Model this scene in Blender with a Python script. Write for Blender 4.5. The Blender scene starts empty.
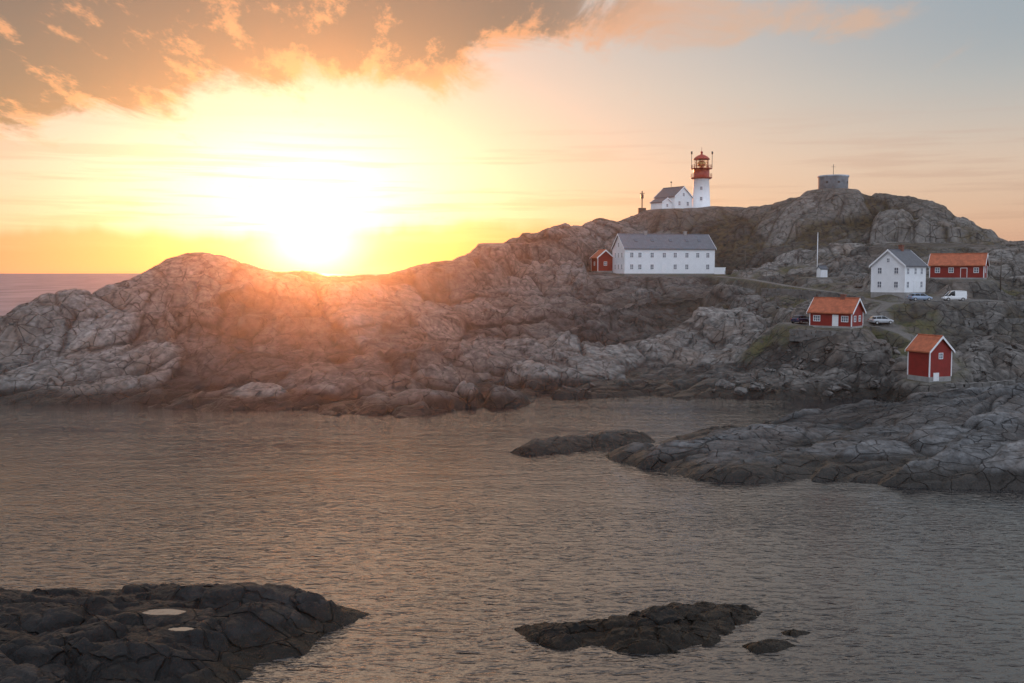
import bpy, bmesh, math, random
import numpy as np
from mathutils import Vector, Matrix
random.seed(7)
sc=bpy.context.scene
sc.view_settings.view_transform='Standard'
sc.view_settings.look='None'
sc.view_settings.exposure=0
COL=sc.collection
F=995.0; CH=20.0; HY=273.0
TH=math.atan((341.5-HY)/F)
# ------------------------------------------------------------ survey helpers
def ray(px,py):
    u=(px-512)/F; v=(341.5-py)/F
    return (u, math.cos(TH)+v*math.sin(TH), -math.sin(TH)+v*math.cos(TH))
def W(px,py,Y):
    r=ray(px,py); t=Y/r[1]; return (r[0]*t, Y, CH+r[2]*t)
def WZ(px,py,z):
    r=ray(px,py); t=(z-CH)/r[2]; return (r[0]*t, r[1]*t, z)
# ------------------------------------------------------------ numpy noise
def h2(ix,iy,seed):
    a=(ix.astype(np.int64)*374761393+iy.astype(np.int64)*668265263+seed*974634777)&0xffffffff
    a=((a^(a>>13))*1274126177)&0xffffffff
    a=((a^(a>>16))*2246822519)&0xffffffff
    a=a^(a>>13)
    return (a&0xffffff)/float(0xffffff)
def vn(x,y,seed=0):
    ix=np.floor(x);iy=np.floor(y);fx=x-ix;fy=y-iy
    fx=fx*fx*fx*(fx*(fx*6-15)+10);fy=fy*fy*fy*(fy*(fy*6-15)+10)
    a=h2(ix,iy,seed);b=h2(ix+1,iy,seed);c=h2(ix,iy+1,seed);d=h2(ix+1,iy+1,seed)
    return (a+(b-a)*fx+(c-a)*fy+(a-b-c+d)*fx*fy)*2-1
def fbm(x,y,o=4,seed=0):
    s=0;a=1;t=0
    for i in range(o):
        s=s+a*vn(x+17.3*i,y-9.1*i,seed+i*13);t+=a;a*=.5;x=x*2.03;y=y*2.03
    return s/t
def voro(x,y,seed):
    ix=np.floor(x);iy=np.floor(y)
    F1=np.full(x.shape,9.);F2=np.full(x.shape,9.)
    r1=np.zeros(x.shape);r2=np.zeros(x.shape);r3=np.zeros(x.shape);DX=np.zeros(x.shape);DY=np.zeros(x.shape)
    for i in (-1,0,1):
        for j in (-1,0,1):
            cx=ix+i;cy=iy+j
            a=h2(cx,cy,seed);b=h2(cx,cy,seed+71)
            dx=x-(cx+.05+.9*a);dy=y-(cy+.05+.9*b)
            d=np.sqrt(dx*dx+dy*dy)
            n=d<F1
            F2=np.where(n,F1,np.minimum(F2,d))
            F1=np.where(n,d,F1)
            DX=np.where(n,dx,DX);DY=np.where(n,dy,DY)
            r1=np.where(n,h2(cx,cy,seed+5),r1);r2=np.where(n,h2(cx,cy,seed+6),r2);r3=np.where(n,h2(cx,cy,seed+7),r3)
    return F1,F2,DX,DY,r1,r2,r3
def sstep(a,b,x):
    t=np.clip((x-a)/(b-a),0,1);return t*t*(3-2*t)
def blocks(x,y,s,ang,st,seed,warp=.22):
    c,sn=math.cos(ang),math.sin(ang)
    wx=fbm(x/s*.7,y/s*.7,2,seed+3)*warp;wy=fbm(x/s*.7+31,y/s*.7+5,2,seed+4)*warp
    u=(x*c+y*sn)/(s*st)+wx;v=(-x*sn+y*c)/s+wy
    F1,F2,DX,DY,r1,r2,r3=voro(u,v,seed)
    e=F2-F1
    dome=.72*(1-np.exp(-e*14))+.28*(1-np.exp(-e*3.2))
    h=s*dome*(.165+1.05*(r1-.5)*DX+1.2*(r2-.42)*DY+.44*(r3-.5))
    return h-s*.11,e,r3
def rockdetail(X,Y,scales,seed,angs=(.6,.35,.95,.1)):
    H=np.zeros(X.shape);cav=np.zeros(X.shape);tone=np.zeros(X.shape)
    for k,(s,amp,st) in enumerate(scales):
        h,e,r=blocks(X,Y,s,angs[k%4],st,seed+k*101)
        H+=h*amp
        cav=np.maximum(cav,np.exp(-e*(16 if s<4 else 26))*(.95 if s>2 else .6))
        tone+=(r-.5)*(1/(k+1))
    return H,cav,tone
# ------------------------------------------------------------ node helpers
def newmat(name):
    m=bpy.data.materials.new(name);m.use_nodes=True
    return m,m.node_tree,m.node_tree.nodes['Principled BSDF']
class NT:
    def __init__(s,nt): s.nt=nt
    def n(s,t,**k):
        nd=s.nt.nodes.new(t)
        for a,b in k.items(): setattr(nd,a,b)
        return nd
    def put(s,sock,v):
        if isinstance(v,bpy.types.NodeSocket): s.nt.links.new(v,sock)
        elif v is not None: sock.default_value=v
    def m(s,op,a,b=None,c=None,clamp=False):
        nd=s.n('ShaderNodeMath',operation=op,use_clamp=clamp)
        s.put(nd.inputs[0],a);s.put(nd.inputs[1],b);s.put(nd.inputs[2],c);return nd.outputs[0]
    def ss(s,a,b,x):
        nd=s.n('ShaderNodeMapRange',interpolation_type='SMOOTHSTEP')
        s.put(nd.inputs[0],x);nd.inputs[1].default_value=a;nd.inputs[2].default_value=b
        return nd.outputs[0]
    def mix(s,f,a,b,bt='MIX'):
        nd=s.n('ShaderNodeMix',data_type='RGBA',blend_type=bt,clamp_factor=True)
        s.put(nd.inputs[0],f)
        for i,v in ((6,a),(7,b)):
            if isinstance(v,tuple): v=(v[0],v[1],v[2],1)
            s.put(nd.inputs[i],v)
        return nd.outputs[2]
    def noise(s,vec,scale,detail=4,rough=.5,dist=0,out=0):
        nd=s.n('ShaderNodeTexNoise');s.put(nd.inputs['Vector'],vec)
        nd.inputs['Scale'].default_value=scale;nd.inputs['Detail'].default_value=detail
        nd.inputs['Roughness'].default_value=rough;nd.inputs['Distortion'].default_value=dist
        return nd.outputs[out]
    def mapping(s,vec,sc=(1,1,1),rot=(0,0,0),loc=(0,0,0)):
        nd=s.n('ShaderNodeMapping');s.put(nd.inputs[0],vec)
        nd.inputs['Scale'].default_value=sc;nd.inputs['Rotation'].default_value=rot;nd.inputs['Location'].default_value=loc
        return nd.outputs[0]
    def bump(s,h,strength,dist,normal=None):
        nd=s.n('ShaderNodeBump');s.put(nd.inputs['Height'],h)
        nd.inputs['Strength'].default_value=strength;nd.inputs['Distance'].default_value=dist
        if normal is not None: s.put(nd.inputs['Normal'],normal)
        return nd.outputs[0]
    def gauss(s,a,a0,sa,b,b0,sb):
        p=s.m('POWER',s.m('DIVIDE',s.m('SUBTRACT',a,a0),sa),2)
        q=s.m('POWER',s.m('DIVIDE',s.m('SUBTRACT',b,b0),sb),2)
        return s.m('EXPONENT',s.m('MULTIPLY',s.m('ADD',p,q),-1))
# ------------------------------------------------------------ rock material
def rock_material(name,dark=1.0,tint=(1,1,1),cover=True,gloss=0,tide=1.5,spec=.28):
    m,nt,bs=newmat(name);T=NT(nt)
    P=T.n('ShaderNodeNewGeometry').outputs['Position']
    at=lambda k:T.n('ShaderNodeAttribute',attribute_name=k).outputs['Fac']
    cav=at('cavity');tone=at('tone')
    nA=T.noise(P,.12,3,.6);nB=T.noise(P,.85,6,.65);nC=T.noise(T.mapping(P,(1,1,2.5),(.3,.1,0)),.35,3,.6)
    a=tuple(.085*dark*t for t in (1.05*tint[0],.98*tint[1],.93*tint[2]))
    b=tuple(.19*dark*t for t in (1.05*tint[0],.98*tint[1],.92*tint[2]))
    c=T.mix(T.ss(.34,.68,nB),a,b)
    c=T.mix(T.m('MULTIPLY',T.ss(.47,.64,nA),.5),c,(.15*dark*tint[0],.112*dark*tint[1],.090*dark*tint[2]))
    c=T.mix(T.m('MULTIPLY',T.ss(.50,.66,nC),.5),c,(.048*dark,.045*dark,.043*dark))
    tn=T.m('ADD',T.m('MULTIPLY',tone,1.0),1.0)
    cm=T.n('ShaderNodeCombineColor')
    for i in range(3): T.put(cm.inputs[i],tn)
    c=T.mix(1.0,c,cm.outputs[0],'MULTIPLY')
    vo=T.n('ShaderNodeTexVoronoi',feature='DISTANCE_TO_EDGE')
    off=T.n('ShaderNodeCombineXYZ')
    T.put(off.inputs[0],T.m('MULTIPLY',nC,.5));T.put(off.inputs[1],T.m('MULTIPLY',nB,.25))
    wv=T.n('ShaderNodeVectorMath',operation='ADD');nt.links.new(T.mapping(P,(.55,1.0,.6),(.3,.2,.5)),wv.inputs[0]);nt.links.new(off.outputs[0],wv.inputs[1])
    nt.links.new(wv.outputs[0],vo.inputs['Vector']);vo.inputs['Scale'].default_value=.5
    vd=vo.outputs['Distance']
    c=T.mix(T.m('MULTIPLY',T.ss(.024,.0,vd),.75),c,(.010,.009,.008))
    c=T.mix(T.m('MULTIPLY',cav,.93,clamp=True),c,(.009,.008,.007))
    if cover:
        veg=at('veg');grass=at('grass');gravel=at('gravel')
        c=T.mix(T.m('MULTIPLY',veg,T.ss(.40,.56,nB)),c,T.mix(T.ss(.35,.65,nC),(.055,.044,.023),(.11,.08,.038)))
        c=T.mix(T.m('MULTIPLY',grass,T.ss(.36,.50,nB)),c,T.mix(T.ss(.35,.65,nC),(.052,.058,.022),(.105,.092,.038)))
        c=T.mix(T.m('MULTIPLY',gravel,.92),c,T.mix(nB,(.12,.11,.10),(.20,.185,.17)))
    sx=T.n('ShaderNodeSeparateXYZ');nt.links.new(P,sx.inputs[0]);z=sx.outputs[2]
    zz=T.m('ADD',z,T.m('MULTIPLY',T.m('SUBTRACT',T.m('ADD',nA,nC),1.0),2.0))
    wet=T.ss(tide,tide*.4,zz)
    c=T.mix(T.m('MULTIPLY',wet,.92),c,T.mix(nB,(.005,.004,.003),(.020,.014,.008)))
    nt.links.new(c,bs.inputs['Base Color'])
    T.put(bs.inputs['Roughness'],T.m('SUBTRACT',.8-gloss,T.m('MULTIPLY',wet,.4-gloss*.7)))
    bs.inputs['Specular IOR Level'].default_value=spec
    nF=T.noise(P,3.6,4,.68)
    hh=T.m('ADD',T.m('MULTIPLY',nB,.55),T.m('ADD',T.m('MULTIPLY',nF,.10),T.m('MULTIPLY',T.ss(0,.03,vd),.22)))
    nt.links.new(T.bump(hh,.95,1.0),bs.inputs['Normal'])
    return m
ROCK=rock_material('coastal_gneiss',1.0,(1.01,1.0,.98),tide=2.6)
ROCKP=rock_material('grey_gneiss',.85,(.93,1.0,1.08),False,0,2.0)
ROCKD=rock_material('dark_coastal_gneiss',.12,(.96,1.0,1.08),False,.36,1.0,.2)
ROCKW=rock_material('wet_black_gneiss',.04,(1,1,1),False,.42,.8,.16)
# ------------------------------------------------------------ grid mesh
def gridmesh(name,xs,ys,Z,mat,attrs,label=None):
    nx,ny=len(xs),len(ys)
    X,Y=np.meshgrid(xs,ys)
    co=np.stack([X,Y,Z],-1).reshape(-1,3).astype(np.float32)
    i=np.arange(nx*ny).reshape(ny,nx)
    q=np.stack([i[:-1,:-1],i[:-1,1:],i[1:,1:],i[1:,:-1]],-1)
    zq=np.maximum.reduce([Z[:-1,:-1],Z[:-1,1:],Z[1:,1:],Z[1:,:-1]])
    q=q[zq>-2.5].reshape(-1,4)
    me=bpy.data.meshes.new(name)
    me.vertices.add(nx*ny);me.vertices.foreach_set('co',co.ravel())
    me.loops.add(q.size);me.loops.foreach_set('vertex_index',q.ravel().astype(np.int32))
    me.polygons.add(len(q));me.polygons.foreach_set('loop_start',np.arange(0,q.size,4,dtype=np.int32))
    me.polygons.foreach_set('loop_total',np.full(len(q),4,dtype=np.int32))
    me.polygons.foreach_set('use_smooth',np.ones(len(q),dtype=bool))
    me.update(calc_edges=True)
    for k,v in attrs.items():
        a=me.attributes.new(k,'FLOAT','POINT');a.data.foreach_set('value',v.ravel().astype(np.float32))
    me.materials.append(mat)
    o=bpy.data.objects.new(name,me);COL.objects.link(o)
    o['kind']='structure'
    if label:o['label']=label
    return o
def rbf(P,Z,X,Y,c):
    P=np.array(P);Z=np.array(Z);n=len(P)
    D=np.sqrt(((P[:,None]-P[None])**2).sum(-1)+c*c)
    A=np.zeros((n+3,n+3));A[:n,:n]=D-np.eye(n)*.4
    A[:n,n]=1;A[:n,n+1:]=P;A[n,:n]=1;A[n+1:,:n]=P.T
    w=np.linalg.solve(A,np.concatenate([Z,np.zeros(3)]))
    out=w[n]+w[n+1]*X+w[n+2]*Y
    for k in range(n):
        out=out+w[k]*np.sqrt((X-P[k,0])**2+(Y-P[k,1])**2+c*c)
    return out
def coarse_rbf(P,Z,xs,ys,c,step=2.0):
    cx=np.arange(xs[0],xs[-1]+step,step);cy=np.arange(ys[0],ys[-1]+step,step)
    GX,GY=np.meshgrid(cx,cy);G=rbf(P,Z,GX,GY,c)
    fx=(xs-cx[0])/step;ix=np.clip(fx.astype(int),0,len(cx)-2);fx=fx-ix
    fy=(ys-cy[0])/step;iy=np.clip(fy.astype(int),0,len(cy)-2);fy=fy-iy
    r=G[:,ix]*(1-fx)+G[:,ix+1]*fx
    return r[iy]*(1-fy)[:,None]+r[iy+1]*fy[:,None]
# ------------------------------------------------------------ MAINLAND
ridge=[(-160,366,170),(-60,342,174),(0,323,178),(30,314,180),(60,304,183),(100,294,188),(125,284,193),(145,271,198),(168,262,200),(190,259,202),(215,260,203),(240,264,205),(290,270,208),(340,274,212),(375,273,216),(420,268,225),(450,259,235),(480,251,245),(505,242,255),(530,233,265),(560,226,275),(600,220,285),(640,216,295),(665,211,300),(700,210,302),(745,212,300),(765,208,292),(785,200,288),(815,195,286),(850,192,286),(880,194,284),(910,199,282),(940,208,278),(970,223,273),(1000,238,268),(1024,248,264),(1080,264,256),(1150,275,250)]
P=[];Z=[]
def ap(p): P.append((p[0],p[1]));Z.append(p[2])
for (a,b,c) in ridge:
    p=W(a,b,c);ap(p)
    if a<130:
        ap((p[0]*1.05,p[1]+13,p[2]*.6-1.5));ap((p[0]*1.1,p[1]+26,-5));ap((p[0]*1.2,p[1]+47,-8));continue
    k=38 if a<450 else 55
    ap((p[0]*1.1,p[1]+k*.5,p[2]*.55-1));ap((p[0]*1.2,p[1]+k,-6))
for a,b in [(-160,402),(-80,402),(0,403),(60,403),(120,404),(200,410),(260,412),(320,413),(400,413),(440,411),(458,404),(510,406),(530,401),(600,400),(650,400),(700,400),(745,400),(790,400),(830,402),(860,400)]:
    p=WZ(a,b,0);ap((p[0],p[1],-.2));ap((p[0],p[1]-9,-4))
for a,y in [(900,154),(960,150),(1024,148),(1100,147),(1180,147)]:
    p=W(a,380,y);ap((p[0],y,-.1));ap((p[0],y-10,-4))
for q in [(0,368,164),(60,362,167),(120,350,170),(200,352,170),(300,355,168),(400,352,170),(0,342,173),(60,330,177),(100,322,181),(180,292,190),(250,302,190),(330,308,192),(400,304,200),(200,327,180),(300,332,180),(400,330,185),
          (450,300,215),(450,340,190),(450,376,167),(520,290,235),(520,340,195),(520,372,172),(520,258,250),(560,262,254),(590,273,250),(590,285,240),
          (660,276,246),(660,274,268),(720,274,258),(660,289,240),(660,312,222),(600,330,205),(660,342,200),(660,375,175),(600,372,175),(740,300,225),(740,342,192),(740,376,170),
          (640,240,282),(600,243,275),(700,228,285),(725,248,275),(780,268,252),(780,234,275),(830,278,230),(830,262,245),(860,236,268),(900,240,255),(960,254,232),(1010,262,228),(990,246,255),(960,280,206),(930,280,206),(900,294,194),(880,294,196),(935,300,189),(1000,300,192),(1060,300,195),
          (800,208,280),(833,206,280),(870,208,278),(833,228,270),(920,222,268),(790,222,276),
          (770,292,215),(830,300,200),(837,328,177),(880,325,181),(800,325,181),(790,340,177),(900,340,174),(1000,328,178),(1000,355,168),(930,352,168),(930,380,156),(960,380,158),(1000,372,162),(830,356,168),(870,380,162),(1070,370,165),(1070,330,180)]:
    ap(W(*q))
step=.32
xs=np.arange(-185,190,step);ys=np.arange(132,350,step)
X,Y=np.meshgrid(xs,ys)
macro=coarse_rbf(P,Z,xs,ys,3.5)
pads=[]
def pad(px,py,Yd,r,soft=5):
    p=W(px,py,Yd);pads.append((p[0],p[1],p[2],r,soft));return p
pL=pad(701,207,300,5,6); pK=pad(673,210,297,7,6); pT=pad(833,189.5,286,4.5,5)
pMain=pad(640,274,258,7,4);pad(662,274,260,8,4);pad(690,274,263,8,4); pShed=pad(602,272,264,4,3)
pWH=pad(898,294,197,6.5,4);pBarn=pad(958,279,206,6,4);pRed=pad(836,327,178,5.0,3);pBoat=pad(929,380,157,3.6,3)
pC1=pad(920,300,190,3.5,3);pC2=pad(954,300,190,4,3);pC3=pad(881,325,181,3.2,3);pC4=pad(801,323,182,3,3);pad(985,300,191,4,3)
pFlag=pad(817,277,228,3,4)
padm=np.zeros(X.shape);pz=np.zeros(X.shape);pw=np.full(X.shape,1e-6)
for (a,b,z,r,s) in pads:
    d=np.sqrt((X-a)**2+(Y-b)**2);w=1-sstep(r,r+s,d)
    padm=np.maximum(padm,w);pz+=w*w*z;pw+=w*w
pz=pz/pw
hill=sstep(22,34,macro)
top2=sstep(34,41,macro)
leftlow=sstep(-60,-80,X)
crest=sstep(15,21,macro)*sstep(0,-20,X)
wn=fbm(X/22,Y/22,3,50)
st=6.5;t=(macro+wn*5)/st;k=np.floor(t);f=t-k
stair=(k+sstep(.5,.95,f))*st-wn*5
H=macro+(stair-macro+.8)*.55*sstep(1,6,macro)*(1-.6*hill)*(1-.75*leftlow)*(1-.6*crest)*(1-top2)
D,cav,tone=rockdetail(X,Y,[(17,.40,1.6),(8.2,.60,1.8),(4.0,.72,1.5),(1.9,.62,1.4)],37)
amp=.6+.45*sstep(-.4,.4,fbm(X/35,Y/35,2,77))
det=D*amp*(1-.2*hill)*(1-.45*top2)*(1-.2*leftlow)*(1-.45*crest)+fbm(X/9,Y/9,4,91)*.5+.5*top2
H=H+det*.95
H=H*(1-padm)+padm*(pz+.06*fbm(X/2,Y/2,2,5))
for (a,b,z,r,s) in pads[3:]:
    inr=1-sstep(r,r+4,np.abs(X-a));ahead=np.maximum(0,b-r*.8-Y)
    cap=z-.05-.13*ahead+8*(1-inr)+np.where(Y>b,50,0)+np.where(ahead>22,(ahead-22)*.5,0)
    H=np.minimum(H,cap)
# gravel tracks
def track(pts,wd):
    global H
    pts=[W(*p) for p in pts];best=np.full(X.shape,1e9);zb=np.zeros(X.shape)
    for a,b in zip(pts[:-1],pts[1:]):
        ex,ey=b[0]-a[0],b[1]-a[1];t=np.clip(((X-a[0])*ex+(Y-a[1])*ey)/(ex*ex+ey*ey),0,1)
        d=np.hypot(X-a[0]-t*ex,Y-a[1]-t*ey);n=d<best
        zb=np.where(n,a[2]+(b[2]-a[2])*t,zb);best=np.where(n,d,best)
    w=1-sstep(wd,wd+2.2,best)
    H=H*(1-w)+w*zb
    return 1-sstep(wd*.8,wd*1.15,best),w
tr1,tw1=track([(1060,302,191.5),(985,301,190.5),(920,301,190),(890,303.5,187.5),(872,313,184),(881,326,180.5),(905,334,176.5),(935,350,169),(952,368,161),(938,379.5,158)],1.3)
tr2,tw2=track([(890,303.5,188),(862,298,197),(832,292,208),(790,286,220),(750,279,240),(715,276,254)],1.0)
tr=np.maximum(tr1,tr2);tw=np.maximum(tw1,tw2);flat=np.maximum(padm,tw)
rel=det
vegm=sstep(18,30,macro)*sstep(30,60,X)*np.maximum(sstep(.8,-.6,rel),hill*.3)*.75
vegm=np.maximum(vegm,sstep(.2,-1.2,rel)*sstep(5,12,macro)*sstep(10,60,X)*.4)
gz=np.zeros(X.shape)
for px,py,Yd,r in [(790,290,214,9),(760,288,216,6),(830,295,204,8),(860,300,197,5),(800,332,180,4.5),(765,336,181,4),(870,333,178,5),(905,345,171,4),(560,275,250,4),(735,276,255,7),(780,262,250,7),(1000,285,205,5),(900,322,181,5),(940,270,215,6)]:
    p=W(px,py,Yd);d=np.sqrt(((X-p[0])*.65)**2+((Y-p[1])*1.2)**2);gz=np.maximum(gz,1-sstep(r*.3,r*1.1,d+3.5*fbm(X/3.0,Y/3.0,3,8)))
gz=gz*sstep(1.0,-.3,rel*(1-padm)-.1)*.85
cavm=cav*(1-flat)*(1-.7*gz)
grav=tr.copy()
for i in (11,12,13,14,15):
    a,b,z,r,s=pads[i];d=np.sqrt((X-a)**2+(Y-b)**2);grav=np.maximum(grav,1-sstep(r*.8,r+1.2,d))
padgrass=np.zeros(X.shape)
for (a,b,z,r,s) in pads[3:]:
    d=np.sqrt((X-a)**2+(Y-b)**2);padgrass=np.maximum(padgrass,1-sstep(r*.8,r+s*.4,d))
gz=np.maximum(gz,np.maximum(padgrass*.6,tw*.6))
HM=H
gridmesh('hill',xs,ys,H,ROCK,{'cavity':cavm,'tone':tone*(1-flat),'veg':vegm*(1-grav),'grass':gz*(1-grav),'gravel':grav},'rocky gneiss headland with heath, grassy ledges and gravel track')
def gz_at(x,y):
    fx=(x-xs[0])/step;fy=(y-ys[0])/step;i=int(fx);j=int(fy);fx-=i;fy-=j
    return float(HM[j,i]*(1-fx)*(1-fy)+HM[j,i+1]*fx*(1-fy)+HM[j+1,i]*(1-fx)*fy+HM[j+1,i+1]*fx*fy)
# ------------------------------------------------------------ PENINSULA
P=[];Z=[]
for a,d in [(608,106),(640,101),(700,95.5),(760,93.5),(830,94.5),(900,92.5),(960,91.5),(1024,90),(1100,89),(1180,88)]:
    x=(a-512)/F*d;ap((x,d,-.3));ap((x,d-6,-4))
for a,d,z in [(640,106,.6),(700,102,1.1),(760,101,1.6),(830,102,1.5),(900,102,2.1),(1000,103,2.7),(1080,103,3.0),(680,111,1.0),(720,116,1.4),(760,120,1.8),(800,126,2.3),(860,112,1.9),(830,120,1.9),(870,128,3.6),(940,114,2.7),(940,127,4.7),(1024,128,5.0),(1024,114,3.4),(1100,128,5.4),(1180,128,5.6),(1180,105,3.2)]:
    ap(((a-512)/F*d,d,z))
for a,d in [(622,112),(700,122),(760,127),(820,133),(870,137),(940,140),(1024,141),(1100,141),(1180,141)]:
    x=(a-512)/F*d;ap((x,d,-.3));ap((x-2,d+6,-3))
ap((2,105,-5));ap((0,120,-5));ap((8,116,-3.5));ap((12,122,-3.5));ap((6,108,-3))
st2=.19
xs2=np.arange(2,96,st2);ys2=np.arange(80,152,st2);X2,Y2=np.meshgrid(xs2,ys2)
m2=coarse_rbf(P,Z,xs2,ys2,1.5,1.0)
D2,c2,t2=rockdetail(X2,Y2,[(9,.38,3.4),(4.5,.5,2.8),(2.0,.42,2.2),(.9,.3,1.8)],400,(.3,.45,.2,.6))
H2=m2+(D2*.85+fbm(X2/4,Y2/4,4,3)*.12)*sstep(-2,1.5,m2+.5)
gridmesh('rocky_peninsula',xs2,ys2,H2,ROCKP,{'cavity':c2,'tone':t2},'low grey smooth rock spit with dark tide line')
# ------------------------------------------------------------ ISLETS
def sdf(poly,X,Y):
    n=len(poly);d=np.full(X.shape,1e9);ins=np.zeros(X.shape,bool)
    for i in range(n):
        ax,ay=poly[i];bx,by=poly[(i+1)%n];ex,ey=bx-ax,by-ay
        t=np.clip(((X-ax)*ex+(Y-ay)*ey)/(ex*ex+ey*ey+1e-9),0,1)
        d=np.minimum(d,np.hypot(X-ax-t*ex,Y-ay-t*ey))
        c=((ay>Y)!=(by>Y))&(X<ex*(Y-ay)/(ey if abs(ey)>1e-9 else 1e-9)+ax)
        ins^=c
    return np.where(ins,d,-d)
def islet(name,pix,zmax,k,res,scales,seed,mat,label,amp=1.0,edge=.35,pools=()):
    poly=[WZ(a,b,0)[:2] for a,b in pix]
    x0=min(p[0] for p in poly)-2;x1=max(p[0] for p in poly)+2;y0=min(p[1] for p in poly)-2;y1=max(p[1] for p in poly)+2
    xa=np.arange(x0,x1,res);ya=np.arange(y0,y1,res);X,Y=np.meshgrid(xa,ya)
    s=sdf(poly,X,Y)+fbm(X/(k*1.2),Y/(k*1.2),3,seed)*k*edge
    h=np.where(s>0,zmax*(1-np.exp(-s/k)),s*1.2)
    D,c,t=rockdetail(X,Y,scales,seed,(.15,.4,-.1,.6))
    H=h+(D+fbm(X/1.2,Y/1.2,4,seed+9)*.14)*amp*sstep(-1,1.5*k*.6,s)-.03
    for (px,py,zp,a,b) in pools:
        q=WZ(px,py,zp);d=np.sqrt(((X-q[0])/a)**2+((Y-q[1])/b)**2)+.18*fbm(X/.5,Y/.5,3,int(px))
        w=1-sstep(1.0,2.4,d)
        H=H*(1-w)+w*(zp+.05)
        H=np.where(d<1,zp-.12*(1-d*d)-.005+.045*d*d,H)
        POOLS.append((q,a*1.12,b*1.12))
    return gridmesh(name,xa,ya,H,mat,{'cavity':c,'tone':t},label)
POOLS=[]
islet('rocky_islet',[(-180,640),(-100,612),(0,596),(60,592),(130,590),(200,592),(270,595),(330,603),(366,614),(345,630),(320,640),(296,652),(268,660),(250,672),(225,690),(190,720),(120,760),(0,790),(-180,800)],2.0,3.0,.08,[(6,.36,2.2),(2.8,.5,1.9),(1.2,.5,1.6),(.5,.5,1.4)],900,ROCKD,'dark layered wet rock islet in the bay',1.0,.35,[(165,612,1.75,1.3,.55),(182,629,1.6,.8,.35)])
islet('rocky_islet',[(512,629),(540,622),(575,622),(600,617),(628,616),(650,608),(700,603),(740,605),(762,612),(748,626),(722,640),(692,652),(650,655),(612,651),(592,646),(560,650),(530,643)],.58,1.15,.05,[(2.2,.42,1.8),(1.0,.5,1.6),(.45,.55,1.4)],1300,ROCKW,'low black wet rock islet just above water',.9,.22)
islet('rocky_islet',[(740,646),(765,640),(788,642),(799,646),(780,652),(755,653)],.36,.4,.04,[(1,.3,1.5),(.4,.4,1.2)],1700,ROCKW,'small black rock barely breaking the water',.6,.15)
islet('rocky_islet',[(780,632),(792,629),(811,633),(798,637),(785,636)],.32,.35,.04,[(.8,.3,1.5),(.4,.4,1.2)],1801,ROCKW,'small black rock barely breaking the water',.6,.15)
islet('rocky_islet',[(503,453),(540,445),(590,439),(635,437),(653,441),(643,447),(600,451),(560,453),(530,455)],1.45,2.2,.12,[(6,.2,2.2),(2.6,.35,1.8),(1,.4,1.5)],2100,rock_material('brown_gneiss',.36,(1.05,1,.93),False,.15),'long low brown skerry in the sound')
# ------------------------------------------------------------ WATER
def mk(name,bm,mats,parent=None,loc=(0,0,0),rotz=0,smooth=False):
    bmesh.ops.recalc_face_normals(bm,faces=bm.faces)
    me=bpy.data.meshes.new(name);bm.to_mesh(me);bm.free()
    for m in mats: me.materials.append(m)
    if smooth:
        for p in me.polygons:p.use_smooth=True
    o=bpy.data.objects.new(name,me);COL.objects.link(o)
    o.location=loc;o.rotation_euler=(0,0,rotz)
    if parent:o.parent=parent
    return o
bm=bmesh.new()
R=40000
vs=[bm.verts.new(p) for p in [(-R,-2000,0),(R,-2000,0),(R,R,0),(-R,R,0)]];bm.faces.new(vs)
m,nt,bs=newmat('sea_water');T=NT(nt)
Pn=T.n('ShaderNodeNewGeometry').outputs['Position']
sx=T.n('ShaderNodeSeparateXYZ');nt.links.new(Pn,sx.inputs[0])
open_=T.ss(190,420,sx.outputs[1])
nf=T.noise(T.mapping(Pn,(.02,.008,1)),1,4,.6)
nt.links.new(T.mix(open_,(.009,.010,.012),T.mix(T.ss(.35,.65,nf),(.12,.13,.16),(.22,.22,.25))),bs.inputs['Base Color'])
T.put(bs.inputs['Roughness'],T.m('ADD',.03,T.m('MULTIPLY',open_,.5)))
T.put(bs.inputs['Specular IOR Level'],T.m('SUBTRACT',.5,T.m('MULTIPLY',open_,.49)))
bs.inputs['IOR'].default_value=1.7
w1=T.noise(T.mapping(Pn,(.5,1.2,1),(0,0,.22)),1.4,2,.5,.4)
w2=T.noise(T.mapping(Pn,(.8,1.5,1),(0,0,.05)),4.0,2,.55)
w3=T.noise(T.mapping(Pn,(.14,.36,1),(0,0,.3)),1.0,2,.5)
gust=T.ss(.3,.7,T.noise(T.mapping(Pn,(.02,.05,1),(0,0,.3)),1,2,.5))
r1=T.m('SUBTRACT',1,T.m('ABSOLUTE',T.m('SUBTRACT',T.m('MULTIPLY',w1,2),1)))
fine=T.m('ADD',T.m('MULTIPLY',r1,.070),T.m('ADD',T.m('MULTIPLY',w2,.020),T.m('MULTIPLY',w1,.055)))
fine=T.m('MULTIPLY',fine,T.m('ADD',.6,T.m('MULTIPLY',gust,.75)))
hgt=T.m('ADD',fine,T.m('MULTIPLY',w3,.08))
nt.links.new(T.bump(hgt,1.0,1.0),bs.inputs['Normal'])
water=mk('water',bm,[m]);water['kind']='structure';water['label']='rippled sea with warm sunset reflections'
m,nt,bs=newmat('pool_water');T=NT(nt);bs.inputs['Base Color'].default_value=(.02,.022,.025,1);bs.inputs['Roughness'].default_value=.04;bs.inputs['IOR'].default_value=1.6
nt.links.new(T.bump(T.noise(T.n('ShaderNodeNewGeometry').outputs['Position'],3,2),.3,.01),bs.inputs['Normal'])
for (q,a,b) in POOLS:
    bm=bmesh.new();bm.faces.new([bm.verts.new((a*math.cos(2*math.pi*i/40),b*math.sin(2*math.pi*i/40),0)) for i in range(40)])
    o=mk('rock_pool',bm,[m],None,(q[0],q[1],q[2]));o['kind']='structure';o['label']='shallow pool of still water in a rock hollow'
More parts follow.
